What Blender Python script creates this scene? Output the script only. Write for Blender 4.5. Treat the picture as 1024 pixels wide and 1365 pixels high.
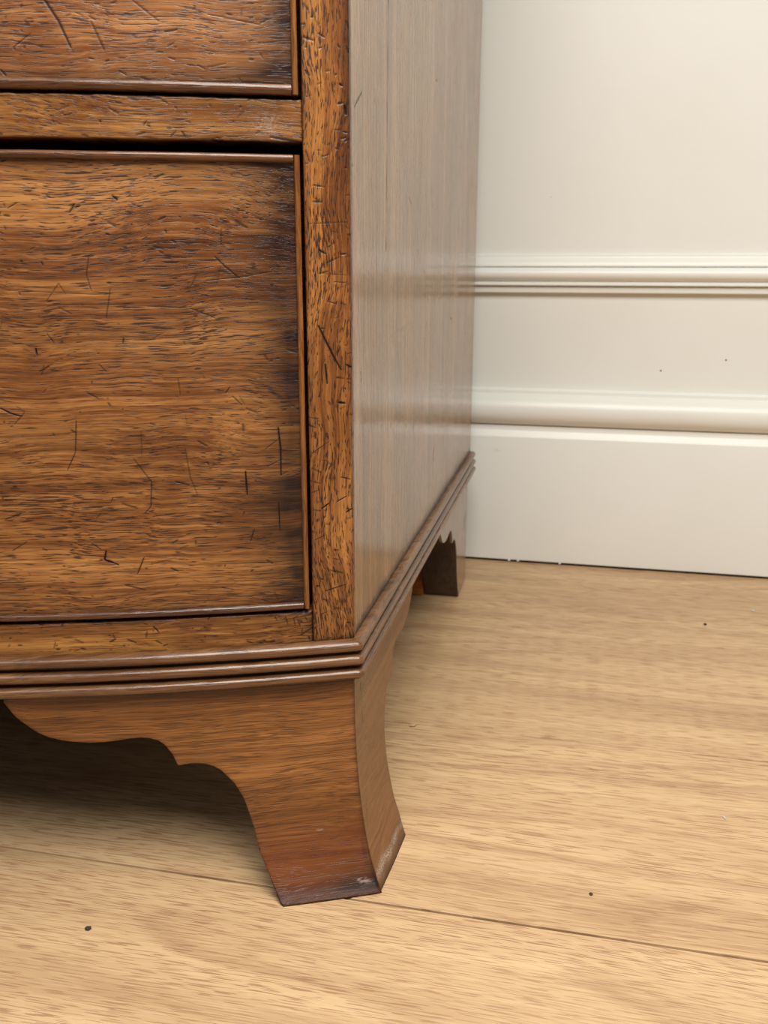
import bpy, bmesh, math, random
import numpy as np
from mathutils import Vector, Matrix

for o in list(bpy.data.objects):
    bpy.data.objects.remove(o, do_unlink=True)
scene = bpy.context.scene
COL = scene.collection

# ------------------------------------------------------------------ camera
F_PX, YAW, PITCH, ROLL = 1188.57, 0.2138, -0.2679, 0.0012
CAM = Vector((0.1182, -0.4623, 0.36))
def make_camera():
    cy, sy, cp, sp = math.cos(YAW), math.sin(YAW), math.cos(PITCH), math.sin(PITCH)
    F = Vector((-sy*cp, cy*cp, sp)); R = Vector((cy, sy, 0)); U = R.cross(F)
    c, s = math.cos(ROLL), math.sin(ROLL)
    R, U = R*c + U*s, U*c - R*s
    cd = bpy.data.cameras.new('camera')
    cd.sensor_fit = 'VERTICAL'; cd.sensor_height = 36; cd.sensor_width = 27
    cd.lens = F_PX/1365*36
    cd.clip_start = 0.01
    cd.dof.use_dof = True; cd.dof.focus_distance = 0.50; cd.dof.aperture_fstop = 17.0
    co = bpy.data.objects.new('camera', cd); COL.objects.link(co)
    M = Matrix(((R.x, U.x, -F.x, CAM.x), (R.y, U.y, -F.y, CAM.y), (R.z, U.z, -F.z, CAM.z), (0, 0, 0, 1)))
    co.matrix_world = M
    scene.camera = co
make_camera()

# ------------------------------------------------------------------ light
w = bpy.data.worlds.new('room_light'); scene.world = w; w.use_nodes = True
w.node_tree.nodes['Background'].inputs['Color'].default_value = (0.92, 0.96, 1.0, 1)
w.node_tree.nodes['Background'].inputs['Strength'].default_value = 0.15
def area(name, loc, target, size, power, color, size_y=None):
    ld = bpy.data.lights.new(name, 'AREA'); ld.energy = power; ld.color = color
    ld.shape = 'RECTANGLE' if size_y else 'SQUARE'; ld.size = size
    if size_y: ld.size_y = size_y
    lo = bpy.data.objects.new(name, ld); COL.objects.link(lo)
    lo.location = loc
    lo.rotation_euler = (Vector(target) - Vector(loc)).to_track_quat('-Z', 'Y').to_euler()
area('room_lamp', (0.28, -0.50, 1.22), (0.28, -0.42, 0), 0.8, 25.5, (1.0, 0.955, 0.885))
area('front_fill', (-0.8, -1.5, 2.4), (-0.1, 0.0, 0.3), 1.2, 15, (0.93, 0.97, 1.0), 1.2)  # unseen soft fill, added to brighten the drawer fronts
vs = scene.view_settings
scene.display_settings.display_device = 'sRGB'
vs.view_transform = 'Standard'; vs.look = 'None'; vs.gamma = 1.0; vs.use_curve_mapping = False
vs.exposure = 0.0

# ------------------------------------------------------------------ helpers
def lin(r, g, b):
    f = lambda c: (c/255/12.92) if c/255 <= 0.04045 else ((c/255+0.055)/1.055)**2.4
    return (f(r), f(g), f(b), 1)

class NT:
    """tiny node-tree writer"""
    def __init__(s, name):
        s.m = bpy.data.materials.new(name); s.m.use_nodes = True
        s.t = s.m.node_tree; s.n = s.t.nodes; s.l = s.t.links
        s.bsdf = s.n['Principled BSDF']
    def node(s, typ, **kw):
        nd = s.n.new(typ)
        for k, v in kw.items(): setattr(nd, k, v)
        return nd
    def put(s, sock, v):
        if isinstance(v, bpy.types.NodeSocket): s.l.new(v, sock)
        else: sock.default_value = v
    def math(s, op, a, b=None, clamp=False):
        nd = s.node('ShaderNodeMath', operation=op, use_clamp=clamp); s.put(nd.inputs[0], a)
        if b is not None: s.put(nd.inputs[1], b)
        return nd.outputs[0]
    def mapping(s, vec, loc=(0, 0, 0), rot=(0, 0, 0), scale=(1, 1, 1)):
        nd = s.node('ShaderNodeMapping'); s.put(nd.inputs['Vector'], vec)
        nd.inputs['Location'].default_value = loc; nd.inputs['Rotation'].default_value = rot; nd.inputs['Scale'].default_value = scale
        return nd.outputs[0]
    def noise(s, vec, scale=1.0, detail=2.0, rough=0.5, dist=0.0):
        nd = s.node('ShaderNodeTexNoise'); s.put(nd.inputs['Vector'], vec)
        nd.inputs['Scale'].default_value = scale; nd.inputs['Detail'].default_value = detail
        nd.inputs['Roughness'].default_value = rough; nd.inputs['Distortion'].default_value = dist
        return nd.outputs['Fac']
    def ramp(s, fac, stops, interp='LINEAR'):
        nd = s.node('ShaderNodeValToRGB'); cr = nd.color_ramp; cr.interpolation = interp
        while len(cr.elements) < len(stops): cr.elements.new(0.5)
        for e, (p, c) in zip(cr.elements, stops):
            e.position = p; e.color = c if not isinstance(c, (int, float)) else (c, c, c, 1)
        s.put(nd.inputs[0], fac)
        return nd.outputs[0]
    def rng(s, fac, a, b, c=0.0, d=1.0):
        nd = s.node('ShaderNodeMapRange'); s.put(nd.inputs[0], fac)
        for i, v in enumerate((a, b, c, d)): nd.inputs[i+1].default_value = v
        return nd.outputs[0]
    def mix(s, fac, a, b, blend='MIX'):
        nd = s.node('ShaderNodeMix', data_type='RGBA', blend_type=blend)
        s.put(nd.inputs[0], fac); s.put(nd.inputs[6], a); s.put(nd.inputs[7], b)
        return nd.outputs[2]
    def vadd(s, a, b):
        nd = s.node('ShaderNodeVectorMath', operation='ADD'); s.put(nd.inputs[0], a); s.put(nd.inputs[1], b); return nd.outputs[0]
    def bump(s, h, strength=0.3, dist=0.001):
        nd = s.node('ShaderNodeBump'); nd.inputs['Strength'].default_value = strength; nd.inputs['Distance'].default_value = dist
        s.put(nd.inputs['Height'], h); s.l.new(nd.outputs[0], s.bsdf.inputs['Normal'])
    def set(s, **kw):
        for k, v in kw.items(): s.put(s.bsdf.inputs[k.replace('_', ' ')], v)

def object_coords(t, grain):
    """object coordinates turned so that the grain runs along the first axis"""
    tc = t.node('ShaderNodeTexCoord').outputs['Object']
    sep = t.node('ShaderNodeSeparateXYZ'); t.put(sep.inputs[0], tc)
    cmb = t.node('ShaderNodeCombineXYZ')
    if grain == 'H':      # horizontal both along the front and along the side
        t.put(cmb.inputs[0], t.math('SUBTRACT', sep.outputs[0], sep.outputs[1])); t.l.new(sep.outputs[2], cmb.inputs[1])
        return cmb.outputs[0]
    if grain == 'F':      # along the bowed front; depth hardly matters
        t.l.new(sep.outputs[0], cmb.inputs[0]); t.l.new(sep.outputs[2], cmb.inputs[1]); t.put(cmb.inputs[2], t.math('MULTIPLY', sep.outputs[1], 0.03))
        return cmb.outputs[0]
    order = {'X': (0, 1, 2), 'Y': (1, 0, 2), 'Z': (2, 1, 0)}[grain]
    for i, k in enumerate(order): t.l.new(sep.outputs[k], cmb.inputs[i])
    return cmb.outputs[0]

def mahogany(name, grain='X', seed=0.0, dark=(58, 24, 10), mid=(122, 66, 26), light=(178, 112, 52), fleck=0.75, slant=0.0,
             rough=0.30, red=0.0, ior=1.5, fleck_scale=(90, 1700), band=(1.9, 52), bias=0.0):
    t = NT(name)
    co = t.mapping(object_coords(t, grain), loc=(seed, seed*1.7, seed*0.6))
    # slow waviness across the grain
    wv = t.noise(t.mapping(co, scale=(9, 14, 14)), detail=2)
    wob = t.node('ShaderNodeCombineXYZ')
    t.put(wob.inputs[1], t.math('MULTIPLY', t.math('SUBTRACT', wv, 0.5), 0.022)); t.put(wob.inputs[2], t.math('MULTIPLY', t.math('SUBTRACT', wv, 0.5), 0.022))
    cw = t.vadd(co, wob.outputs[0])
    b1 = t.noise(t.mapping(cw, scale=(band[0], band[1], band[1])), detail=3, rough=0.6)
    b2 = t.noise(t.mapping(cw, scale=(band[0]*2.4, band[1]*7.5, band[1]*7.5)), detail=4, rough=0.68)
    fine = t.noise(t.mapping(cw, scale=(60, 1500, 1500)), detail=2, rough=0.6)
    mott = t.noise(co, scale=16, detail=4, rough=0.6)
    v = t.math('ADD', t.math('MULTIPLY', b1, 0.38), t.math('MULTIPLY', b2, 0.54))
    v = t.math('ADD', v, t.math('MULTIPLY', fine, 0.20))
    v = t.math('ADD', v, t.math('MULTIPLY', mott, 0.16))
    v = t.rng(v, 0.455+bias, 0.785+bias)
    col = t.ramp(v, [(0.0, lin(*dark)), (0.48, lin(*mid)), (1.0, lin(*light))])
    # short dark pores
    fl = t.mapping(cw, rot=(0, 0, slant), scale=(fleck_scale[0], fleck_scale[1], fleck_scale[1]))
    f1 = t.noise(fl, detail=1.5, rough=0.5)
    dens = t.noise(t.mapping(co, scale=(14, 40, 40)), detail=2)
    fm = t.rng(t.math('ADD', f1, t.math('MULTIPLY', t.math('SUBTRACT', dens, 0.5), 0.35)), 0.55, 0.63)
    fm = t.math('MULTIPLY', fm, fleck)
    dk = lin(max(dark[0]-14, 8), max(dark[1]-8, 4), max(dark[2]-2, 3))
    col = t.mix(fm, col, dk)
    if red:
        rz = t.node('ShaderNodeSeparateXYZ'); t.put(rz.inputs[0], t.node('ShaderNodeTexCoord').outputs['Object'])
        rf = t.math('MULTIPLY', t.rng(t.math('ADD', rz.outputs[2], t.math('MULTIPLY', t.math('SUBTRACT', mott, 0.5), 0.05)), 0.050, 0.018), red)
        col = t.mix(rf, col, t.mix(0.75, col, lin(92, 34, 16)))
    # wear stored on the mesh: R = dent or scratch, G = old grime, B = pale scuff
    at = t.node('ShaderNodeVertexColor', layer_name='wear')
    sp = t.node('ShaderNodeSeparateColor'); t.l.new(at.outputs['Color'], sp.inputs[0])
    gn = t.noise(t.mapping(cw, scale=(9, 150, 150)), detail=4, rough=0.65)
    g = t.math('MULTIPLY', sp.outputs[1], t.rng(gn, 0.25, 0.62, 0.45, 1.0), clamp=True)
    col = t.mix(g, col, lin(35, 20, 18))
    col = t.mix(t.math('MULTIPLY', sp.outputs[0], 1.5, clamp=True), col, lin(24, 11, 8))
    sn = t.noise(co, scale=900, detail=2)
    bl = t.math('MULTIPLY', sp.outputs[2], t.rng(sn, 0.35, 0.6), clamp=True)
    col = t.mix(bl, col, lin(176, 160, 146))
    r = t.math('ADD', rough, t.math('MULTIPLY', t.math('SUBTRACT', mott, 0.5), 0.25))
    r = t.math('ADD', r, t.math('MULTIPLY', fm, 0.15))
    dull = t.math('MAXIMUM', sp.outputs[0], t.math('MULTIPLY', sp.outputs[1], 0.35))
    r = t.math('ADD', r, t.math('MULTIPLY', sp.outputs[0], 0.35))
    t.put(t.bsdf.inputs['Specular IOR Level'], t.math('SUBTRACT', 0.5, t.math('MULTIPLY', dull, 0.42)))
    t.set(Base_Color=col, Roughness=r, IOR=ior)
    h = t.math('SUBTRACT', t.math('MULTIPLY', fine, 0.25), t.math('MULTIPLY', fm, 0.7))
    h = t.math('ADD', h, t.math('MULTIPLY', t.noise(co, scale=120, detail=3), 0.9))
    t.bump(h, 0.35, 0.00045)
    return t.m

def link(name, me, mat, parent=None):
    o = bpy.data.objects.new(name, me); COL.objects.link(o)
    if mat: me.materials.append(mat)
    if parent: o.parent = parent
    return o

def mesh(name, verts, faces, smooth=True, fix=True):
    me = bpy.data.meshes.new(name); me.from_pydata([tuple(v) for v in verts], [], faces)
    if fix:
        bm = bmesh.new(); bm.from_mesh(me); bmesh.ops.recalc_face_normals(bm, faces=bm.faces); bm.to_mesh(me); bm.free()
    if smooth:
        me.polygons.foreach_set('use_smooth', [True]*len(me.polygons))
        me.set_sharp_from_angle(angle=math.radians(38))
    return me

def box_mesh(name, x0, x1, y0, y1, z0, z1, bev=0.0, seg=2):
    bm = bmesh.new(); bmesh.ops.create_cube(bm, size=1)
    for v in bm.verts:
        v.co = Vector(((x0+x1)/2 + v.co.x*(x1-x0), (y0+y1)/2 + v.co.y*(y1-y0), (z0+z1)/2 + v.co.z*(z1-z0)))
    if bev: bmesh.ops.bevel(bm, geom=bm.edges[:], offset=bev, segments=seg, profile=0.5, affect='EDGES')
    me = bpy.data.meshes.new(name); bm.to_mesh(me); bm.free()
    if bev:
        me.polygons.foreach_set('use_smooth', [True]*len(me.polygons)); me.set_sharp_from_angle(angle=math.radians(38))
    return me

def tag(o, label=None, cat=None, group=None, kind=None):
    if label: o['label'] = label
    if cat: o['category'] = cat
    if group: o['group'] = group
    if kind: o['kind'] = kind
    return o

# ---- marks: dents and scratches as real relief plus a stain in the dent
def seg_field(U, V, marks, minw=0.00028):
    out = np.zeros(U.shape)
    for pts, hw, s in marks:
        hw = max(hw, minw)
        P = np.array(pts).reshape(-1, 2)
        lo = P.min(0) - 4*hw; hi = P.max(0) + 4*hw
        sel = (U > lo[0]) & (U < hi[0]) & (V > lo[1]) & (V < hi[1])
        if not sel.any(): continue
        u, v = U[sel], V[sel]; d = np.full(u.shape, 9.0)
        L = max(len(P)-1, 1)
        for i in range(len(P)-1):
            a, b = P[i], P[i+1]; ab = b-a; q = max((ab@ab), 1e-12)
            tt = np.clip(((u-a[0])*ab[0] + (v-a[1])*ab[1])/q, 0, 1)
            dd = np.hypot(u-a[0]-tt*ab[0], v-a[1]-tt*ab[1])
            taper = 1 - 0.65*np.abs(((i+tt)/L)-0.45)
            d = np.minimum(d, dd/np.maximum(taper, 0.3))
        out[sel] = np.maximum(out[sel], s*np.exp(-(d/hw)**2*0.8))
    return out

def vnoise(x, seed, scale):
    """smooth 1-D value noise, 0..1"""
    rs = np.random.RandomState(seed); tab = rs.rand(4096)
    x = np.asarray(x)*scale + 1000.0; i = np.floor(x).astype(int); f = x-i; f = f*f*(3-2*f)
    return tab[i % 4096]*(1-f) + tab[(i+1) % 4096]*f

def grid_panel(name, us, vs, pos, wear, inner):
    """dense front sheet pos(U,V)->(X,Y,Z) closed to the inward side by vector field inner(U,V)."""
    nu, nv = len(us), len(vs)
    U, V = np.meshgrid(us, vs)
    X, Y, Z = pos(U, V); P = np.stack([X, Y, Z], -1)
    W = wear(U, V)
    dx, dy, dz = inner(U, V)
    Q = P + np.stack([dx+0*U, dy+0*U, dz+0*U], -1)
    top = Q[-1]; bot = Q[0]
    verts = np.concatenate([P.reshape(-1, 3), bot, top])
    ids = np.arange(nu*nv).reshape(nv, nu)
    quads = np.stack([ids[:-1, :-1], ids[:-1, 1:], ids[1:, 1:], ids[1:, :-1]], -1).reshape(-1, 4)
    b = nu*nv + np.arange(nu); t = b + nu
    faces = np.concatenate([quads,
        np.stack([ids[0, 1:], ids[0, :-1], b[:-1], b[1:]], -1),
        np.stack([ids[-1, :-1], ids[-1, 1:], t[1:], t[:-1]], -1),
        np.stack([b[1:], b[:-1], t[:-1], t[1:]], -1)])
    me = bpy.data.meshes.new(name)
    end1 = list(ids[:, 0]) + [int(t[0]), int(b[0])]
    end2 = list(ids[::-1, -1]) + [int(b[-1]), int(t[-1])]
    me.from_pydata(verts.tolist(), [], faces.tolist() + [[int(i) for i in end1], [int(i) for i in end2]])
    sm = np.zeros(len(me.polygons), bool); sm[:len(quads)] = True
    me.polygons.foreach_set('use_smooth', sm)
    ca = me.color_attributes.new('wear', 'FLOAT_COLOR', 'POINT')
    C = np.zeros((len(verts), 4)); C[:, 3] = 1
    C[:nu*nv, :3] = np.clip(W, 0, 1).reshape(-1, 3)
    ca.data.foreach_set('color', C.astype(np.float32).ravel())
    me.update()
    return me

def fine_axis(a, b, fine_a, fine_b, step, coarse):
    r = []
    if fine_a > a + 1e-6: r += list(np.linspace(a, fine_a, max(2, int((fine_a-a)/coarse)+1)))[:-1]
    r += list(np.linspace(fine_a, fine_b, int((fine_b-fine_a)/step)+1))
    if b > fine_b + 1e-6: r += list(np.linspace(fine_b, b, max(2, int((b-fine_b)/coarse)+1)))[1:]
    return np.array(r)

def sweep(name, path, normals, section, closed_ends=True):
    """section = closed loop of (outward offset, z) carried along a plan path"""
    n, m = len(path), len(section)
    verts = [(p[0]+q[0]*o, p[1]+q[1]*o, z) for p, q in zip(path, normals) for o, z in section]
    faces = []
    for i in range(n-1):
        for j in range(m):
            a = i*m+j; b = i*m+(j+1) % m
            faces.append((a, b, b+m, a+m))
    if closed_ends:
        faces.append(tuple(range(m))[::-1]); faces.append(tuple((n-1)*m+j for j in range(m)))
    return mesh(name, verts, faces)

# dents and scratches, (u,v) poly-lines in metres on each face: points, half width, strength
MARKS_LOW=[([-0.1556,0.3873,-0.1514,0.3897],0.00021,0.7),([-0.1082,0.3933,-0.1062,0.3914],0.00041,0.9),([-0.0881,0.3824,-0.0852,0.3837],0.00052,0.7),([-0.1124,0.3757,-0.1111,0.3753],0.00041,0.9),([-0.0855,0.3775,-0.085,0.3762],0.00031,0.8),([-0.0829,0.3728,-0.0812,0.3717],0.00036,0.8),([-0.0527,0.3816,-0.0483,0.3791],0.00093,0.6),([-0.0911,0.3696,-0.087,0.3687],0.00041,0.6),([-0.1212,0.3645,-0.1228,0.3562,-0.1212,0.3486],0.00012,0.6),([-0.0634,0.365,-0.0588,0.3601,-0.0525,0.3545],0.00023,0.9),([-0.068,0.3536,-0.0525,0.355,-0.0368,0.3579],0.00012,0.7),([-0.0884,0.3506,-0.0832,0.3514],0.00041,0.6),([-0.1545,0.3478,-0.154,0.3466],0.00031,0.7),([-0.1154,0.3349,-0.1124,0.3494],0.00012,0.6),([-0.076,0.3398,-0.0648,0.3349],0.00015,0.6),([-0.1494,0.3203,-0.1492,0.3173],0.00041,1),([-0.169,0.2903,-0.1643,0.2876,-0.1594,0.2861],0.00041,1),([-0.1336,0.2836,-0.1353,0.267],0.00017,0.8),([-0.1353,0.267,-0.14,0.2574],0.00012,0.7),([-0.0366,0.2775,-0.0357,0.2661,-0.0359,0.2516],0.00043,1),([-0.0534,0.2543,-0.053,0.2416],0.00041,1),([-0.0376,0.237,-0.0372,0.22],0.00026,1),([-0.0615,0.2965,-0.0593,0.2995],0.00026,0.8),([-0.0582,0.2949,-0.0538,0.2902],0.00021,0.7),([-0.1073,0.2627,-0.0996,0.2501,-0.1008,0.2367,-0.1041,0.2329],0.00014,0.7),([-0.0823,0.2676,-0.0806,0.2524,-0.0776,0.2426],0.0001,0.5),([-0.1247,0.2126,-0.1257,0.208,-0.1191,0.2048],0.00046,1),([-0.125,0.2074,-0.122,0.2063],0.00072,1),([-0.1098,0.1994,-0.106,0.2083],0.00025,0.9),([-0.1164,0.193,-0.1065,0.1898],0.00031,0.8),([-0.0929,0.2017,-0.0895,0.1999],0.00036,0.8),([-0.156,0.2149,-0.154,0.2138],0.00041,0.6),([-0.1588,0.2218,-0.1545,0.2211],0.00041,0.6),([-0.0502,0.2217,-0.0522,0.2154],0.00026,0.8),([-0.171,0.2142,-0.1635,0.2189],0.00015,0.6),([-0.072,0.2597,-0.071,0.2586],0.00031,0.7),([-0.1714,0.2356,-0.1627,0.2354],0.00026,0.6),([-0.1463,0.3,-0.1482,0.2982],0.00021,0.5),([-0.1204,0.3122,-0.1174,0.3086],0.00021,0.6),([-0.0537,0.2799,-0.0535,0.2762],0.00062,0.5),([-0.0517,0.2883,-0.0466,0.2857],0.00062,0.5),([-0.0837,0.3045,-0.083,0.2964],0.0001,0.5),([-0.1423,0.3435,-0.1359,0.352,-0.1331,0.3469],0.0001,0.5),([-0.1392,0.3418,-0.1019,0.3417],8e-05,0.4),([-0.1628,0.349,-0.1146,0.3465],0.0001,0.5),([-0.1029,0.2775,-0.1034,0.2644],0.0001,0.4),([-0.0599,0.3782,-0.0603,0.3706],0.0001,0.5),([-0.0583,0.3715,-0.0559,0.371],0.00041,0.5),([-0.043,0.2664,-0.0359,0.2718],0.00012,0.6),([-0.0424,0.2567,-0.0354,0.2603],0.00012,0.6),([-0.0385,0.21,-0.0251,0.2102],0.0001,0.5),([-0.119,0.2421,-0.12,0.2402],0.00031,0.6),([-0.1313,0.2171,-0.1272,0.214],0.00031,0.7),([-0.1024,0.2042,-0.0899,0.2076],0.0001,0.4),([-0.1642,0.1841,-0.1213,0.1867],0.00012,0.3)]
MARKS_UP=[([-0.1307,0.4777,-0.1255,0.4691,-0.1212,0.4582],0.00062,0.75),([-0.0935,0.4789,-0.0828,0.4705],0.00041,0.5),([-0.1461,0.4577,-0.138,0.4637],0.00021,0.6),([-0.1524,0.4482,-0.1504,0.4457],0.00026,0.9),([-0.114,0.454,-0.1118,0.4536],0.00031,0.8),([-0.0389,0.4716,-0.0357,0.4732],0.00031,0.6),([-0.0671,0.4523,-0.0641,0.4509],0.00026,0.6),([-0.1397,0.4688,-0.1384,0.4674],0.00072,0.5),([-0.0615,0.4743,-0.0389,0.4708],0.00012,0.6),([-0.105,0.4741,-0.1036,0.4727],0.00031,0.5)]
MARKS_RAIL=[([-0.0804,0.4203,-0.0779,0.4231],0.00021,0.6),([-0.0833,0.4365,-0.0811,0.4354],0.00031,0.6),([-0.0358,0.4213,-0.0215,0.4193],0.00052,0.8),([-0.0625,0.4194,-0.0563,0.4189],0.00041,0.8)]
MARKS_STILE=[([-0.0158,0.3305,-0.0126,0.3232,-0.0093,0.3159,-0.0051,0.3075],0.00046,1),([-0.0128,0.3105,-0.0123,0.3049,-0.012,0.3003],0.00041,1),([-0.0066,0.2902,-0.0035,0.2897],0.00062,1),([-0.0157,0.2319,-0.0121,0.2347],0.00041,0.9),([-0.0032,0.2291,-0.0005,0.231],0.00041,0.9),([-0.0147,0.3683,-0.0119,0.3666],0.00062,0.8),([-0.0044,0.3663,-0.0024,0.3666],0.00041,0.9),([-0.008,0.2354,-0.0031,0.2382],0.00026,0.9),([-0.0171,0.3995,-0.0119,0.3988],0.00017,0.8),([-0.0057,0.2492,-0.0013,0.2478],0.00031,0.9),([-0.0147,0.1835,-0.0036,0.1868],0.00014,0.8),([-0.0114,0.343,-0.0072,0.3417],0.00026,0.7),([-0.0196,0.2635,-0.0116,0.269],0.00015,0.6),([-0.0196,0.2139,-0.0142,0.2166],0.00015,0.6),([-0.0079,0.3527,-0.0021,0.3521],0.00014,0.6),([-0.0191,0.3811,-0.0018,0.3821],0.0001,0.4),([-0.0025,0.3102,-0.0002,0.3087],0.00052,0.9),([-0.0113,0.2909,-0.0105,0.289],0.00031,0.7),([-0.009,0.266,-0.0077,0.2591],0.00017,0.6),([-0.0154,0.357,-0.002,0.356],0.0001,0.4),([-0.0079,0.2152,-0.0065,0.2089],0.00021,0.6),([-0.0135,0.4683,-0.0109,0.4667],0.00026,0.9),([-0.0021,0.4368,-0.0015,0.4328],0.00062,1),([-0.0042,0.4465,-0.0033,0.4456],0.00052,1),([-0.003,0.4247,-0.0009,0.4244],0.00031,0.9),([-0.0196,0.4518,-0.0177,0.4496],0.00041,0.6),([-0.0128,0.413,-0.0096,0.4139],0.00031,0.5),([-0.0142,0.4736,-0.0127,0.4706],0.00015,0.5),([-0.001,0.4635,-0.0003,0.4605],0.00031,0.8),([-0.0009,0.4743,-0.0002,0.4713],0.00031,0.8),([-0.02,0.4153,-0.0185,0.4104],0.00052,0.6)]
MARKS_BOTTOM=[([-0.1037,0.1682,-0.1026,0.1671,-0.1011,0.1648],0.00028,1),([-0.1085,0.1703,-0.1065,0.1697],0.00019,0.8),([-0.1626,0.172,-0.1601,0.1713],0.00019,0.7),([-0.1245,0.1649,-0.1238,0.161],6e-05,0.5),([-0.1404,0.1726,-0.1355,0.1722],0.00019,0.6),([-0.0412,0.1706,-0.0401,0.1677],0.00015,0.7),([-0.0357,0.1702,-0.0346,0.1651],0.00013,0.7),([-0.0315,0.1685,-0.0307,0.1641],0.0001,0.7),([-0.0291,0.1661,-0.028,0.1632],0.00013,0.7),([-0.0254,0.1687,-0.0242,0.1664],0.00013,0.7),([-0.0399,0.1726,-0.0266,0.1709],0.00021,0.6),([-0.0465,0.155,-0.0416,0.155],0.00031,0.8)]
MARKS_SIDE=[([0.0877,0.3743,0.0878,0.3698],0.00026,1),([0.2851,0.2126,0.2807,0.1996],0.00036,1),([0.1846,0.2503,0.1855,0.2329],0.0001,0.5),([0.3702,0.3148,0.3795,0.3136],0.00031,0.8),([0.0112,0.4378,0.0264,0.4469],0.00012,0.8),([0.1606,0.4051,0.1685,0.4016],0.00017,0.7),([0.2665,0.4973,0.2716,0.4972],0.00031,0.8),([0.1961,0.3719,0.1977,0.3708],0.00026,0.7),([0.2241,0.3574,0.2257,0.3559],0.00026,0.7),([0.2367,0.3191,0.237,0.3151],0.00021,0.8),([-0.0005,0.4108,0.0067,0.4096],0.00021,0.8),([0.4113,0.4675,0.4163,0.4672],0.00026,0.7),([0.0214,0.3035,0.023,0.2984],0.00017,0.6),([0.0559,0.4483,0.0568,0.4476],0.00026,0.6),([0.1615,0.5163,0.1628,0.5154],0.00026,0.6),([0.0988,0.317,0.1211,0.32,0.1515,0.3192],0.0001,0.2),([0.0923,0.5068,0.09,0.451,0.0877,0.3743],0.00012,0.55)]

# ------------------------------------------------------------------ setting materials
def mat_paint(name, col, rough, tex=60):
    t = NT(name)
    co = t.node('ShaderNodeTexCoord').outputs['Object']
    n = t.noise(co, scale=9, detail=3)
    c = t.mix(t.rng(n, 0.3, 0.7), lin(*col), lin(col[0]-3, col[1]-3, col[2]-4))
    t.set(Base_Color=c, Roughness=rough, IOR=1.45)
    brush = t.noise(t.mapping(co, scale=(tex*0.5, tex*3, tex*3)), detail=3)
    t.bump(t.math('ADD', brush, t.math('MULTIPLY', t.noise(co, scale=14, detail=2), 1.5)), 0.25, 0.0006)
    return t.m
M_WALL = mat_paint('wall_paint', (231, 231, 225), 0.55)
M_TRIM = mat_paint('gloss_trim_paint', (234, 234, 228), 0.34)

def mat_plain(name, col, rough=0.7):
    t = NT(name); co = t.node('ShaderNodeTexCoord').outputs['Object']
    n = t.noise(co, scale=300, detail=3)
    t.set(Base_Color=t.mix(n, lin(*col), lin(*[max(int(c*0.72), 2) for c in col])), Roughness=rough)
    return t.m
M_GAP = mat_plain('dark_gap_filler', (34, 30, 24), 0.9)

def mat_oak():
    t = NT('oak_plank')
    rnd = t.node('ShaderNodeObjectInfo').outputs['Random']
    off = t.node('ShaderNodeCombineXYZ')
    t.put(off.inputs[0], t.math('MULTIPLY', rnd, 37.0)); t.put(off.inputs[2], t.math('MULTIPLY', rnd, 19.0)); t.put(off.inputs[1], t.math('MULTIPLY', rnd, 11.0))
    co = t.vadd(t.node('ShaderNodeTexCoord').outputs['Object'], off.outputs[0])
    wv = t.noise(t.mapping(co, scale=(2.0, 6, 1)), detail=1)
    wob = t.node('ShaderNodeCombineXYZ'); t.put(wob.inputs[1], t.math('MULTIPLY', wv, 0.022))
    cw = t.vadd(co, wob.outputs[0])
    # cathedral figure: contour lines of a stretched field
    fld = t.noise(t.mapping(co, scale=(1.3, 8, 1)), detail=1.2, rough=0.4)
    ring = t.math('FRACT', t.math('MULTIPLY', fld, 12.0))
    ringm = t.math('MULTIPLY', t.ramp(ring, [(0.0, 0.0), (0.62, 0.2), (0.9, 1.0), (1.0, 0.0)]), t.rng(t.noise(t.mapping(co, scale=(2.5, 14, 1)), detail=2), 0.40, 0.56))
    band = t.noise(t.mapping(cw, scale=(2.2, 34, 1)), detail=3, rough=0.6)
    col = t.ramp(t.rng(band, 0.28, 0.74), [(0.0, lin(180, 147, 109)), (0.5, lin(198, 165, 124)), (1.0, lin(213, 181, 138))])
    col = t.mix(t.math('MULTIPLY', ringm, 0.5), col, lin(158, 122, 88))
    st = t.noise(t.mapping(cw, scale=(58, 1250, 1)), detail=0.6, rough=0.4)
    sm = t.rng(st, 0.555, 0.60)
    dn = t.rng(t.noise(t.mapping(co, scale=(5, 26, 1)), detail=2), 0.34, 0.62, 0.6, 1.0)
    sm = t.math('MULTIPLY', sm, dn)
    col = t.mix(t.math('MULTIPLY', sm, 0.75), col, lin(146, 104, 74))
    st2 = t.noise(t.mapping(cw, scale=(34, 1000, 1)), detail=1.5)
    col = t.mix(t.math('MULTIPLY', t.rng(st2, 0.5, 0.68), 0.30), col, lin(228, 198, 154))
    # knots and smudges
    kn = t.noise(t.mapping(co, loc=(3.1, 1.3, 0), scale=(7, 22, 1)), detail=2)
    col = t.mix(t.math('MULTIPLY', t.rng(kn, 0.70, 0.78), 0.55), col, lin(120, 86, 60))
    t.set(Base_Color=col, Roughness=t.math('ADD', 0.42, t.math('MULTIPLY', sm, 0.15)), IOR=1.45)
    t.bump(t.math('SUBTRACT', t.math('MULTIPLY', st2, 0.4), sm), 0.25, 0.0004)
    return t.m
M_OAK = mat_oak()

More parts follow.
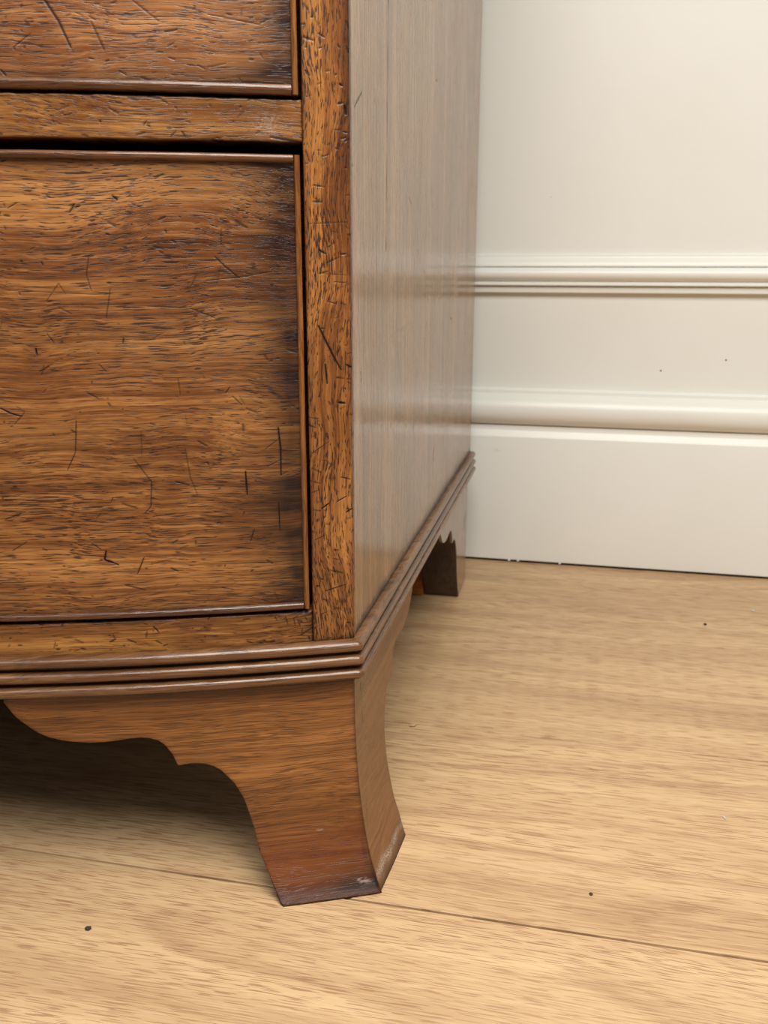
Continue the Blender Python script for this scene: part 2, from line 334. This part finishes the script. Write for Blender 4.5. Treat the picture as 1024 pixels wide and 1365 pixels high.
# ------------------------------------------------------------------ setting
floor = link('floor', box_mesh('floor', -2.6, 2.6, -2.6, 0.66, -0.03, -0.0125), M_GAP)
tag(floor, 'light oak plank floor running along the white wall', kind='structure')
PW, Y0 = 0.21442, -0.02897
rs = random.Random(4)
k = -11
cache = {}
while Y0 + k*PW < 0.64:
    ya = Y0 + k*PW
    yb = min(ya+PW, 0.637)
    gw = {0: 0.0009, 1: 0.0005}
    ga, gb = gw.get(k, 0.0001), gw.get(k+1, 0.0001)
    shift = {-1: 0.12, 0: -0.10, 1: 0.16, 2: -0.04}.get(k, rs.uniform(-0.6, 0.6))
    for i in range(-2, 3):
        xa, xb = shift + 0.72 + (i-1)*1.44, shift + 0.72 + i*1.44
        xa, xb = max(xa, -2.6), min(xb, 2.6)
        if xb - xa < 0.05: continue
        key = (round(xb-xa, 3), round(yb-ya, 3), ga, gb)
        if key not in cache:
            cache[key] = box_mesh('plank', -(xb-xa)/2+0.0002, (xb-xa)/2-0.0002, -(yb-ya)/2+ga, (yb-ya)/2-gb, -0.012, 0.0, 0.0003, 1)
            cache[key].materials.append(M_OAK)
        o = bpy.data.objects.new('plank', cache[key]); COL.objects.link(o); o.parent = floor
        o.location = ((xa+xb)/2, (ya+yb)/2, 0)
    k += 1

wall = link('wall_back', box_mesh('wall_back', -2.6, 2.6, 0.640, 0.72, -0.03, 2.7), M_WALL)
tag(wall, 'off-white painted panelled wall behind the chest', kind='structure')

def run_profile(name, prof, x0, x1, mat):
    """moulding: a (y,z) outline drawn along the wall"""
    m = len(prof)
    v = [(x, y, z) for x in (x0, x1) for y, z in prof]
    f = [(j, (j+1) % m, m+(j+1) % m, m+j) for j in range(m)] + [tuple(range(m)), tuple(range(2*m-1, m-1, -1))]
    return link(name, mesh(name, v, f), mat)
def arc(cy, cz, ry, rz, a0, a1, n=9):
    return [(cy + ry*math.cos(math.radians(a0+(a1-a0)*i/n)), cz + rz*math.sin(math.radians(a0+(a1-a0)*i/n))) for i in range(n+1)]
base_prof = [(0.6405, 0.0032), (0.6205, 0.0032), (0.620, 0.0038), (0.620, 0.1595)] + [(0.6206, 0.1612), (0.6245, 0.1672), (0.6252, 0.1690), (0.6252, 0.1738)] \
    + arc(0.6320, 0.1928, 0.0175, 0.0190, 262, 98, 16) + [(0.6318, 0.2122), (0.6318, 0.2158), (0.6328, 0.2168), (0.6405, 0.2178)]
bb = run_profile('baseboard_back', base_prof, -2.6, 2.6, M_TRIM)
tag(bb, 'tall white gloss skirting board with a rounded top moulding', kind='structure')
dado_prof = [(0.6405, 0.3312), (0.6335, 0.3312), (0.6328, 0.3318), (0.6320, 0.3378), (0.6340, 0.3386), (0.6340, 0.3392), (0.6288, 0.3396), (0.6280, 0.3402), (0.6282, 0.3424), (0.6300, 0.3434), (0.6308, 0.3440)] \
    + arc(0.6330, 0.3525, 0.0092, 0.0080, 255, 100, 12) + [(0.6312, 0.3606), (0.6290, 0.3612), (0.6290, 0.3630), (0.6310, 0.3668), (0.6345, 0.3702), (0.6352, 0.3712), (0.6352, 0.3738), (0.6362, 0.3746), (0.6405, 0.3752)]
dd = run_profile('trim_1', dado_prof, -2.6, 2.6, M_TRIM)
tag(dd, 'white moulded rail running along the wall above the skirting', kind='structure')
gp = link('gap_shade', box_mesh('gap_shade', -2.6, 2.6, 0.6225, 0.6395, 0.0002, 0.0034), M_GAP)  # dark strip, its colour stands in for shade in the open gap
tag(gp, 'dark strip standing in for the shade in the gap under the white skirting board', kind='structure')

def blob(name, loc, sx, sy, sz, mat, seed=1, parent=None, rz=0.0, sub=2):
    rr = random.Random(seed)
    bm = bmesh.new(); bmesh.ops.create_icosphere(bm, subdivisions=sub, radius=1.0)
    for v in bm.verts:
        kf = 1 + rr.uniform(-0.22, 0.22)
        v.co = Vector((v.co.x*sx*kf, v.co.y*sy*kf, v.co.z*sz*kf))
    lo = min(v.co.z for v in bm.verts)
    me = bpy.data.meshes.new(name); bm.to_mesh(me); bm.free()
    o = link(name, me, mat, parent); o.location = loc; o.rotation_euler = (0, 0, rz)
    return o, lo
M_HOLE = mat_plain('nail_hole_rust', (96, 82, 62), 0.8)
for i, (x, z) in enumerate(((0.2124, 0.2429), (0.2839, 0.2568))):
    blob('nail_hole', (x, 0.640, z), 0.0009, 0.0005, 0.0011, M_HOLE, i+2, wall)
blob('paint_nib', (0.0756, 0.6402, 0.4387), 0.0012, 0.0008, 0.0010, M_WALL, 8, wall)
for i, (x, z, sx, sz) in enumerate(((0.0245, 0.1442, 0.0022, 0.0006), (0.0262, 0.1452, 0.0007, 0.0012), (0.0285, 0.1436, 0.0009, 0.0006))):
    blob('paint_chip', (x, 0.6199, z), sx, 0.0005, sz, M_TRIM, 20+i, bb)
for i, (x, z) in enumerate(((0.0455, 0.0024), (0.0565, 0.0026), (0.1085, 0.0024))):
    blob('paint_drip', (x, 0.6198, z), 0.0016, 0.0008, 0.0012, M_TRIM, 30+i, bb)

# ------------------------------------------------------------------ chest of drawers
W, D = 0.918, 0.556
ZT = 0.86
def F(x):  # bowed front, seen from above
    return -(-0.45*x - 0.49*x*x)
def dF(x): return 0.45 + 0.98*x
def nF(x):
    s = dF(x); L = math.hypot(s, 1); return (s/L, -1/L)
BASE = Vector((-W/2, D/2, 0))
chest = bpy.data.objects.new('chest_of_drawers', None); COL.objects.link(chest)
chest.location = BASE
tag(chest, 'antique bow-fronted mahogany chest of drawers on splayed bracket feet beside the white wall', 'chest of drawers')
def part(name, me, mat, parent=None):
    o = link(name, me, mat, parent or chest)
    if parent is None: o.location = -BASE
    return o

M_FRONT = mahogany('mahogany_drawer', 'F', 3.1, dark=(50, 25, 13), mid=(122, 74, 37), light=(184, 130, 74), fleck=0.85, slant=-0.14)
M_UPPER = mahogany('mahogany_upper_drawer', 'F', 7.7, dark=(54, 27, 17), mid=(122, 74, 40), light=(182, 128, 76), fleck=0.8, slant=0.05)
M_RAIL = mahogany('mahogany_rail', 'F', 12.4, dark=(56, 29, 13), mid=(124, 77, 36), light=(186, 134, 70), slant=0.12)
M_TOP = mahogany('mahogany_top', 'X', 21.0)
M_STILE = mahogany('mahogany_stile', 'Z', 5.2, dark=(52, 27, 13), mid=(122, 73, 34), light=(182, 124, 64), fleck=0.9, fleck_scale=(200, 1500))
M_SIDE = mahogany('mahogany_side', 'Z', 9.3, dark=(84, 60, 40), mid=(134, 104, 76), light=(176, 142, 106), fleck=0.25, rough=0.17, ior=1.65, band=(1.2, 42))
M_BEAD = mahogany('mahogany_bead', 'H', 2.2, dark=(62, 37, 22), mid=(100, 66, 41), light=(140, 102, 68), rough=0.20, fleck=0.35)

M_COCK = mahogany('mahogany_cock_bead', 'H', 11.0, dark=(48, 27, 16), mid=(88, 54, 32), light=(132, 90, 56), rough=0.17, fleck=0.6)
M_SIDEBEAD = mahogany('mahogany_side_bead', 'Z', 15.0, dark=(56, 30, 14), mid=(110, 66, 31), light=(160, 106, 56), rough=0.25, fleck=0.4)
M_FOOT = mahogany('mahogany_foot', 'H', 4.6, dark=(80, 44, 18), mid=(122, 75, 34), light=(164, 110, 60), red=0.8, rough=0.32, fleck=0.7, fleck_scale=(75, 2000), band=(4, 46))
M_FOOTSIDE = mahogany('mahogany_foot_side', 'H', 6.1, dark=(80, 48, 24), mid=(114, 73, 38), light=(140, 95, 53), rough=0.30, fleck=0.25, fleck_scale=(75, 1800))
M_DARKWOOD = mahogany('dark_secondary_wood', 'Z', 1.4, dark=(40, 28, 20), mid=(68, 50, 37), light=(90, 70, 52), fleck=0.3, rough=0.5)
M_INNER = mahogany('pine_inner_wood', 'X', 8.4, dark=(110, 56, 18), mid=(165, 90, 32), light=(196, 120, 48), fleck=0.3, rough=0.6)

XL = 0.0217     # width of the stiles
def edge_round(d, r=0.0011):
    q = np.clip(1 - d/r, 0, 1); return r*q*q*0.8
def dents(U, V, seed, n, size=0.0006):
    """scattered small knocks of age"""
    rr = np.random.RandomState(seed); out = []
    u0, u1, v0, v1 = U.min(), U.max(), V.min(), V.max()
    u0 = max(u0, -0.21); v1 = min(v1, 0.50)
    for i in range(n):
        a, b = rr.uniform(u0, u1), rr.uniform(v0, v1); th = rr.uniform(-0.6, 0.6) if rr.rand() < .75 else rr.uniform(0.8, 2.2)
        L = rr.exponential(0.0018) + 0.0004
        out.append(([a, b, a+L*math.cos(th), b+L*math.sin(th)], size*rr.uniform(0.45, 1.0), rr.uniform(0.25, 0.7)))
    return seg_field(U, V, out)

def front_part(name, x0, x1, z0, z1, marks, grime, mat, seed, nd, th=0.02, depth=0.0, step=0.0004, parent=None, er=0.0011):
    us = fine_axis(x0, x1, max(x0, -0.20), x1, step, 0.02)
    vs_ = fine_axis(z0, z1, min(z0, 0.50), min(z1, 0.50), step, 0.02) if z0 < 0.5 else np.linspace(z0, z1, 5)
    fld = {}
    def pos(U, V):
        m = seg_field(U, V, marks); d = dents(U, V, seed, nd) if nd else 0*U
        fld['r'] = np.maximum(m, d)
        e = np.minimum(np.minimum(U-x0, x1-U), np.minimum(V-z0, z1-V))
        chip = 1 + 1.6*np.clip(vnoise(U, seed, 260)+vnoise(V, seed+1, 230)-1.15, 0, 1)
        y = F(U) + depth + edge_round(e/chip, er)*chip + 0.00055*fld['r']
        y += 0.00018*(vnoise(U*0.7+V*0.3, seed+2, 60) - 0.5)
        return U, y, V
    def wear(U, V):
        g, b = grime(U, V)
        return np.stack([np.clip(fld['r'], 0, 1)*0.9, g, b], -1)
    me = grid_panel(name, us, vs_, pos, wear, lambda U, V: (0, th, 0))
    return part(name, me, mat, parent)

# carcass ---------------------------------------------------------------
def side_panel(x, sgn, marks):
    ys = fine_axis(0.0034, D, 0.0034, D, 0.0012 if sgn > 0 else 0.06, 0.02)
    zs = fine_axis(0.1513, ZT, 0.1513, 0.52, 0.0010 if sgn > 0 else 0.06, 0.03)
    fld = {}
    def pos(U, V):
        fld['r'] = seg_field(U, V, marks, 0.0005) if marks else 0*U
        if marks: fld['r'] = np.maximum(fld['r'], 0.6*seg_field(U, V, [([a, b, a+0.0006, b-c], 0.00045, 0.7) for a, b, c in spk], 0.0004))
        return x - sgn*0.0005*fld['r'] - sgn*0.00025*vnoise(U, 5, 34), U, V
    def wear(U, V):
        jag = 0.0062*vnoise(U, 11, 90)*vnoise(U, 12, 330) + 0.0056 + 0.004*np.exp(-((U-0.36)/0.12)**2)
        g = np.clip(1.15 - (V-0.1532)/jag, 0, 1)
        g = np.maximum(g, 0.5*np.exp(-((U-0.0034)/0.0012)))
        return np.stack([np.clip(fld['r']+0.75*np.clip(g-.35, 0, 1), 0, 1), g, 0*U], -1)
    rr = random.Random(3); spk = [(rr.uniform(0.005, 0.54), rr.uniform(0.17, 0.5), rr.uniform(0.001, 0.004)) for i in range(70)]
    me = grid_panel('side_panel', ys, zs, pos, wear, lambda U, V: (-sgn*0.018, 0, 0))
    return part('side_panel', me, M_SIDE)
side_panel(0.0, 1, MARKS_SIDE)
side_panel(-W, -1, None)
part('back_board', box_mesh('back_board', -W+0.019, -0.019, D-0.014, D-0.004, 0.14, ZT-0.002), M_DARKWOOD)
part('bottom_board', box_mesh('bottom_board', -W+0.019, -0.019, 0.012, D-0.016, 0.1535, 0.166), M_DARKWOOD)

def plan_loop(n=60):
    """plan of the carcass from right-back round the bow to left-back, with outward normals; softened corners"""
    P, N = [], []
    for y in np.linspace(D, 0.012, 12): P.append((0.0, y)); N.append((1.0, 0.0))
    n0 = nF(0.0); a0 = 0.0; a1 = math.atan2(n0[1], n0[0])
    for i in range(7):
        a = a0 + (a1-a0)*i/6; sc = 1 + 0.13*math.sin(math.pi*i/6)
        P.append((0.0, 0.0)); N.append((math.cos(a)*sc, math.sin(a)*sc))
    for i in range(1, n): 
        x = -W*(i/n); P.append((x, F(x))); N.append(nF(x))
    L = [(-W-p[0], p[1]) for p in P[:19]][::-1]; LN = [(-q[0], q[1]) for q in N[:19]][::-1]
    return P+L, N+LN
PP, NN = plan_loop()
base_sec = [(-0.030, 0.1278), (0.0012, 0.1278), (0.0012, 0.1515), (-0.030, 0.1515)]
PPb = [p for p in PP]
moulding = part('base_moulding', sweep('base_moulding', PPb, NN, [(-0.004, 0.1280), (0.0010, 0.1280), (0.0010, 0.1512), (-0.004, 0.1512)]), M_DARKWOOD)
def bead_sec(zc, r, p, n=10):
    return [(-0.0005, zc-r)] + [(p - r*1.15 + r*1.15*math.cos(math.radians(-90+180*i/n)), zc + r*math.sin(math.radians(-90+180*i/n))) for i in range(n+1)] + [(-0.0005, zc+r)]
for zc, r, p in ((0.1501, 0.0034, 0.0060), (0.1416, 0.0033, 0.0066), (0.1331, 0.0031, 0.0069)):
    part('bead', sweep('bead', PP, NN, bead_sec(zc, r, p)), M_BEAD, moulding)

# front frame -------------------------------------------------------------
Zr = np.random.RandomState(1)
def g_stile(U, V):
    g = 0.85*np.exp(-(U+XL)/0.0012) + 0.55*np.exp(-(-U)/0.0009) + 1.0*np.exp(-np.clip(V-0.1535, 0, 9)/0.0016)
    g += 0.35*np.clip(vnoise(V, 21, 18)-0.5, 0, 1)*np.exp(-(U+XL)/0.006)
    return np.clip(g, 0, 1), 0*U
front_part('stile', -XL, 0.0, 0.1513, ZT, MARKS_STILE, g_stile, M_STILE, 31, 130, th=0.0034)
def mir(me): pass
ys_ = [(x, F(x)) for x in np.linspace(-W, -W+XL, 6)]
lv = [(x, y, z) for z in (0.1513, ZT) for x, y in ys_] + [(x, y+0.0034, z) for z in (0.1513, ZT) for x, y in ys_]
lf = []
for j in range(5):
    lf += [(j, j+1, 6+j+1, 6+j), (12+j, 12+j+1, 18+j+1, 18+j), (j, j+1, 12+j+1, 12+j), (6+j, 6+j+1, 18+j+1, 18+j)]
lf += [(0, 6, 18, 12), (5, 11, 23, 17)]
part('stile', mesh('stile', lv, lf), M_STILE)
def g_rail(U, V):
    g = 0.45*np.exp(-(V-0.4192)/0.0012) + 0.5*np.exp(-(0.4387-V)/0.0015) + 0.55*np.exp(-((U+0.045)/0.022)**2)*np.clip(vnoise(U, 3, 90)*.6+vnoise(V, 4, 200)*.6, 0, 1)
    b = 0.35*np.exp(-((U+0.036)/0.008)**2 - ((V-0.427)/0.005)**2)
    return np.clip(g, 0, 1), b
front_part('rail', -W+XL+0.0002, -XL-0.0002, 0.4192, 0.4387, MARKS_RAIL, g_rail, M_RAIL, 41, 60, er=0.0007)
def g_bot(U, V):
    g = 0.8*np.exp(-(V-0.1532)/0.0014) + 0.55*np.exp(-(0.1722-V)/0.0013)*vnoise(U, 8, 150) + 0.75*np.exp(-(-XL-U)/0.0007)
    g += 0.7*np.exp(-(-XL-U)/0.02)*np.clip(vnoise(U, 9, 300)+vnoise(V, 10, 500)-0.95, 0, 1)
    return np.clip(g, 0, 1), 0*U
front_part('rail', -W+XL+0.0003, -XL-0.0003, 0.1513, 0.1722, MARKS_BOTTOM, g_bot, M_RAIL, 43, 70, er=0.0008)
gz = lambda U, V: (0*U, 0*U)
front_part('rail', -W+XL+0.0002, -XL-0.0002, 0.645, 0.665, [], gz, M_RAIL, 45, 0)
front_part('rail', -W+XL+0.0002, -XL-0.0002, 0.835, ZT, [], gz, M_RAIL, 47, 0)

# drawers -----------------------------------------------------------------
def cock_beads(drawer, z0, z1, hb, ht):
    n = 70
    def sec(a, b):
        c, r = (a+b)/2, (b-a)/2
        return [(-0.006, a)] + [(0.0006 + 0.0019*math.cos(math.radians(-90+180*i/8)), c + r*math.sin(math.radians(-90+180*i/8))) for i in range(9)] + [(-0.006, b)]
    xa, xb = -W+0.0262, -0.0262
    xs = np.linspace(xa, xb, n)
    path = [(x, F(x)) for x in xs]; nn = [nF(x) for x in xs]
    for a, b in ((z0, z0+hb), (z1-ht, z1)):
        part('cock_bead', sweep('cock_bead', path, nn, sec(a, b)), M_COCK, drawer)
    for xc in (-0.0244, -W+0.0244):
        nx, ny = nF(xc); tx, ty = -ny, nx
        r = 0.0015; pr = [(-r, -0.006)] + [(r*math.sin(math.radians(-90+180*i/8)), 0.0006+0.0017*math.cos(math.radians(-90+180*i/8))) for i in range(9)] + [(r, -0.006)]
        m = len(pr); zz = [z0+0.0003, (z0+z1)/2, z1-0.0003]
        v = [(xc + tx*a + nx*b, F(xc) + ty*a + ny*b, z) for z in zz for a, b in pr]
        f = [(i*m+j, i*m+(j+1) % m, (i+1)*m+(j+1) % m, (i+1)*m+j) for i in range(2) for j in range(m)] + [tuple(range(m)), tuple(range(3*m-1, 2*m-1, -1))]
        part('cock_bead', mesh('cock_bead', v, f), M_SIDEBEAD, drawer)
def g_low(U, V):
    dr = -0.0258 - U; db = V - 0.1782; dt = 0.4098 - V
    n1 = vnoise(V, 61, 45); n2 = vnoise(V, 62, 14)
    g = 0.95*np.exp(-np.clip(dr, 0, 1)/0.0042) + (0.50 + 0.3*n2)*np.exp(-(np.clip(dr, 0, 1)/(0.014+0.010*n1))**2)
    g += 0.75*np.exp(-np.clip(db, 0, 1)/0.0024) + 0.7*np.exp(-np.clip(dt, 0, 1)/0.0028)
    for cx, cz, sx, sz, a in ((-0.036, 0.375, 0.016, 0.02, .42), (-0.050, 0.345, 0.026, 0.013, .35), (-0.045, 0.228, 0.022, 0.022, .50), (-0.085, 0.262, 0.06, 0.012, .30), (-0.045, 0.30, 0.02, 0.016, .22), (-0.12, 0.328, 0.07, 0.010, .24), (-0.15, 0.275, 0.05, 0.007, .2), (-0.06, 0.400, 0.03, 0.008, .3)):
        g += a*np.exp(-((U-cx)/sx)**2 - ((V-cz)/sz)**2)
    return np.clip(g, 0, 1), 0*U
def g_up(U, V):
    dr = -0.0258 - U; db = V - 0.4452
    g = 0.9*np.exp(-np.clip(dr, 0, 1)/0.005) + 0.6*np.exp(-(np.clip(dr, 0, 1)/0.022)**2) + 0.75*np.exp(-np.clip(db, 0, 1)/0.003) + 0.35*np.exp(-(np.clip(db, 0, 1)/0.016)**2)*np.exp(-(dr/0.07)**2)
    return np.clip(g, 0, 1), 0*U
lo = front_part('drawer', -W+0.0250, -0.0250, 0.1762, 0.4116, MARKS_LOW, g_low, M_FRONT, 51, 260, depth=0.0003, er=0.0004)
cock_beads(lo, 0.1743, 0.4136, 0.0039, 0.0039)
up_ = front_part('drawer', -W+0.0250, -0.0250, 0.4425, 0.638, MARKS_UP, g_up, M_UPPER, 53, 120, depth=0.0003, er=0.0004)
cock_beads(up_, 0.4403, 0.640, 0.0048, 0.0039)
tp = front_part('drawer', -W+0.0250, -0.0250, 0.6705, 0.828, [], gz, M_UPPER, 55, 0, depth=0.0003, er=0.0004)
cock_beads(tp, 0.6685, 0.830, 0.0039, 0.0039)
NT_ = 60
tv = [(p[0]+q[0]*0.014, p[1]+q[1]*0.014) for p, q in zip(PP, NN)]
tv[0] = (tv[0][0], D+0.004); tv[-1] = (tv[-1][0], D+0.004)
m = len(tv)
part('top_board', mesh('top_board', [(x, y, ZT+0.0005) for x, y in tv] + [(x, y, ZT+0.022) for x, y in tv],
     [tuple(range(m)), tuple(range(2*m-1, m-1, -1))] + [(j, (j+1) % m, m+(j+1) % m, m+j) for j in range(m)], smooth=False), M_TOP)

# feet ----------------------------------------------------------------------
OZ = np.array([0, .0064, .0181, .0309, .0442, .0584, .0724, .0867, .0988, .11, .14]); OO = np.array([.0212, .0168, .0118, .0082, .0055, .0034, .0019, .0008, .0003, 0, 0])
PD = np.array([0, .0332, .0373, .0416, .0463, .0503, .0530, .0563, .0597, .0652, .0720, .0760, .0801, .0850, .0890, .0946, .0954, .0979, .1017, .1050, .1095, .1145, .1193, .1265, .1333, .1410, .1492, .1560, .1629, .1680, .1723, .1765, .1796, .1846])
PZ = np.array([0, .0000, .0056, .0123, .0211, .0296, .0395, .0494, .0593, .0693, .0773, .0803, .0820, .0829, .0830, .0822, .0830, .0895, .0954, .0984, .1002, .1009, .1007, .0999, .0993, .0993, .1001, .1014, .1036, .1064, .1098, .1138, .1172, .1256])
FT = 0.1279
def smooth_interp(x, X, Y):
    return np.interp(x, X, Y)
def flare(z):
    q = np.linspace(0, 0.14, 141); f = np.interp(q, OZ, OO)
    for _ in range(12): f[1:-1] = (f[:-2] + 2*f[1:-1] + f[2:])/4
    return np.interp(z, q, f)
def daxis(step, stretch=0.0):
    a = np.linspace(0, 0.1846, int(0.1846/step)+1); a = np.unique(np.round(np.concatenate([a, PD, np.linspace(.033, .065, 60)]), 5)); return a

def foot_mesh(name, pos3, inner, step, nz, wear):
    us = daxis(step); ts = np.linspace(0, 1, nz)
    def pos(U, T):
        zl = np.interp(U, PD, PZ); z = zl + T*(FT-zl); return pos3(U, z)
    def wr(U, T):
        zl = np.interp(U, PD, PZ); return wear(U, zl + T*(FT-zl), zl)
    return grid_panel(name, us, ts, pos, wr, inner)

def front_foot(mirror):
    s = -1 if mirror else 1
    mx = (lambda x: -W - x) if mirror else (lambda x: x)
    foot = bpy.data.objects.new('bracket_foot', None); COL.objects.link(foot); foot.parent = chest; foot.location = -BASE
    def pf(d, z):
        fl = flare(z); x = -d + fl*np.clip(1-d/0.0345, 0, 1)
        r = edge_round(d, 0.0008)
        return mx(x), F(x) - 1.42*fl + r, z
    def wf(d, z, zl):
        e = np.clip(z-zl, 0, 1)
        g = 0.6*np.exp(-e/0.0016) + 1.0*np.exp(-z/0.0075)*(0.55+0.45*vnoise(d, 71, 60)) + 0.5*np.exp(-(z/0.016)**2-((d-0.008)/0.014)**2) + 0.6*np.exp(-d/0.0010) + 0.8*np.exp(-(FT-z)/0.0025)
        g += 0.35*np.exp(-(z/0.03)**2)*np.clip(vnoise(d, 72, 40)+vnoise(z, 73, 90)-0.9, 0, 1)
        g += 0.4*np.exp(-((d-.155)/.022)**2-((z-.114)/.008)**2)
        m = seg_field(d, z, [([.0503, .0290, .0525, .0275], .0010, 1), ([.002, .012, .002, .03], .0004, .5), ([.12, .121, .1195, .114], .0004, .0)])
        b = 0.8*seg_field(d, z, [([.0060, .0070, .0030, .0060], .0012, .9), ([.0215, .036, .019, .036], .0006, .5)])
        return np.stack([m, np.clip(g, 0, 1), b], -1)
    part('front_bracket', foot_mesh('front_bracket', pf, lambda d, t: (-s*0.017*np.clip(1-d/0.03, 0, 1), 0.017, 0), 0.0008 if not mirror else 0.004, 150 if not mirror else 30, wf), M_FOOT, foot)
    def ps(d, z):
        fl = flare(z); r = edge_round(d, 0.0008)
        y = d - 0.968*fl*np.clip(1-d/0.040, 0, 1) + 0.0085*np.clip((d-0.02)/0.013, 0, 1)
        # worn chamfer along the bottom edge
        ch = 0.12*np.clip(0.0085-z, 0, 1) - 0.0042*np.clip(d/0.033, 0, 1)*np.exp(-z/0.017)
        return mx(fl - r - ch), y, z
    def ws(d, z, zl):
        e = np.clip(z-zl, 0, 1)
        g = 0.4*np.exp(-e/0.0012) + 0.5*np.exp(-(FT-z)/0.0015) + 0.55*np.exp(-z/0.005) + 0.5*np.exp(-d/0.0006)
        m = seg_field(d, z, [([.016, .118, .016, .113], .0004, .7), ([.018, .098, .018, .091], .0003, .5), ([.004, .03, .012, .05], .0003, .3)])
        line = 0.0075 - 0.0035*np.clip(d/0.045, 0, 1) + 0.0022*(vnoise(d, 81, 260)-0.5)
        b = 0.95*np.exp(-((z-line)/(0.0026*np.clip(1.15-d/0.045, 0.25, 1)))**2)*np.clip(vnoise(d, 82, 300)*1.2+vnoise(z, 83, 900)*.6-0.15, 0, 1)*(d < 0.048)*(d > 0.002)
        return np.stack([m, np.clip(g*(1-b), 0, 1), b], -1)
    part('side_bracket', foot_mesh('side_bracket', ps, lambda d, t: (-s*0.017, 0.017*np.clip(1-d/0.03, 0, 1), 0), 0.0010 if not mirror else 0.004, 130 if not mirror else 30, ws), M_FOOTSIDE, foot)
    b = box_mesh('corner_block', -0.048, -0.020, 0.018, 0.046, 0.001, 0.127, 0.002)
    if mirror:
        for v in b.vertices: v.co.x = -W - v.co.x
        b.flip_normals()
    part('corner_block', b, M_DARKWOOD, foot)
    return foot
def rear_foot(mirror):
    mx = (lambda x: -W - x) if mirror else (lambda x: x)
    s = -1 if mirror else 1
    foot = bpy.data.objects.new('bracket_foot', None); COL.objects.link(foot); foot.parent = chest; foot.location = -BASE
    def ps(d, z):
        y = D - 0.010 - d*(1 + 0.0) - 0.030*np.clip(d/0.033, 0, 1)
        return mx(-0.0006 + 0*d - edge_round(d, 0.003) - edge_round(z, 0.002)), y, z
    def ws(d, z, zl):
        e = np.clip(z-zl, 0, 1)
        return np.stack([seg_field(d, z, [([.012, .085, .016, .07], .0012, .9)]), np.clip(.6*np.exp(-e/0.0014) + .4*np.exp(-(FT-z)/0.002)+.5*np.exp(-z/.004), 0, 1), 0*d], -1)
    part('side_bracket', foot_mesh('side_bracket', ps, lambda d, t: (-s*0.0024, 0, 0), 0.0015 if not mirror else 0.004, 80 if not mirror else 30, ws), M_SIDE, foot)
    sel = (PD > 0.03) & (PD < 0.079)
    ol = [(D-0.0408-d, max(z, 0.0008)) for d, z in zip(PD[sel], PZ[sel])]
    ol += [(ol[-1][0], 0.127), (D-0.012, 0.127), (D-0.012, 0.0008)]; n = len(ol)
    b = mesh('corner_block', [(x, y, z) for x in (-0.0385, -0.0012) for y, z in ol], [tuple(range(n)), tuple(range(2*n-1, n-1, -1))] + [(j, (j+1) % n, n+(j+1) % n, n+j) for j in range(n)])
    rb = box_mesh('rear_bracket', -0.150, -0.0400, 0.476, 0.490, 0.0008, 0.127, 0.001)
    for q in (b, rb):
        if mirror:
            for v in q.vertices: v.co.x = -W - v.co.x
            q.flip_normals()
    part('corner_block', b, M_DARKWOOD, foot)
    part('rear_bracket', rb, M_INNER, foot)
front_foot(False); front_foot(True); rear_foot(False); rear_foot(True)

# ------------------------------------------------------------------ crumbs on the floor
M_CHIP = mat_plain('pale_wood_chip', (226, 186, 126), 0.7)
M_GRIT = mat_plain('dark_grit', (62, 52, 46), 0.8)
M_PAINT = mat_plain('white_paint_flake', (232, 226, 214), 0.6)
def crumb(name, x, y, sx, sy, sz, mat, seed, label, cat, rz=0.0):
    o, lo_ = blob(name, (x, y, 0), sx, sy, sz, mat, seed, rz=rz)
    o.location.z = -lo_ + 0.00005
    tag(o, label, cat)
crumb('wood_chip', 0.003, 0.181, 0.0030, 0.0016, 0.0010, M_CHIP, 41, 'small pale wood chip on the floor just right of the front foot', 'crumb', 0.3)
crumb('grit_speck', -0.134, -0.085, 0.0020, 0.0015, 0.0008, M_GRIT, 42, 'dark grit speck on the floor in front of the chest, left of the front foot', 'grit', 0.5)
crumb('grit_speck', 0.262, 0.456, 0.0017, 0.0017, 0.0010, M_GRIT, 43, 'small round black grit speck on the floor near the white skirting', 'grit')
crumb('grit_speck', 0.143, 0.005, 0.0011, 0.0010, 0.0007, M_GRIT, 44, 'tiny dark grit speck on the floor right of the foot near the lower plank seam', 'grit')
crumb('paint_flake', 0.232, 0.103, 0.0006, 0.0022, 0.0004, M_PAINT, 45, 'thin white sliver on the floor at the right side', 'flake', 0.2)
crumb('paint_flake', 0.318, 0.508, 0.0022, 0.0014, 0.0006, M_PAINT, 46, 'white paint flake on the floor at the right close to the skirting', 'flake')
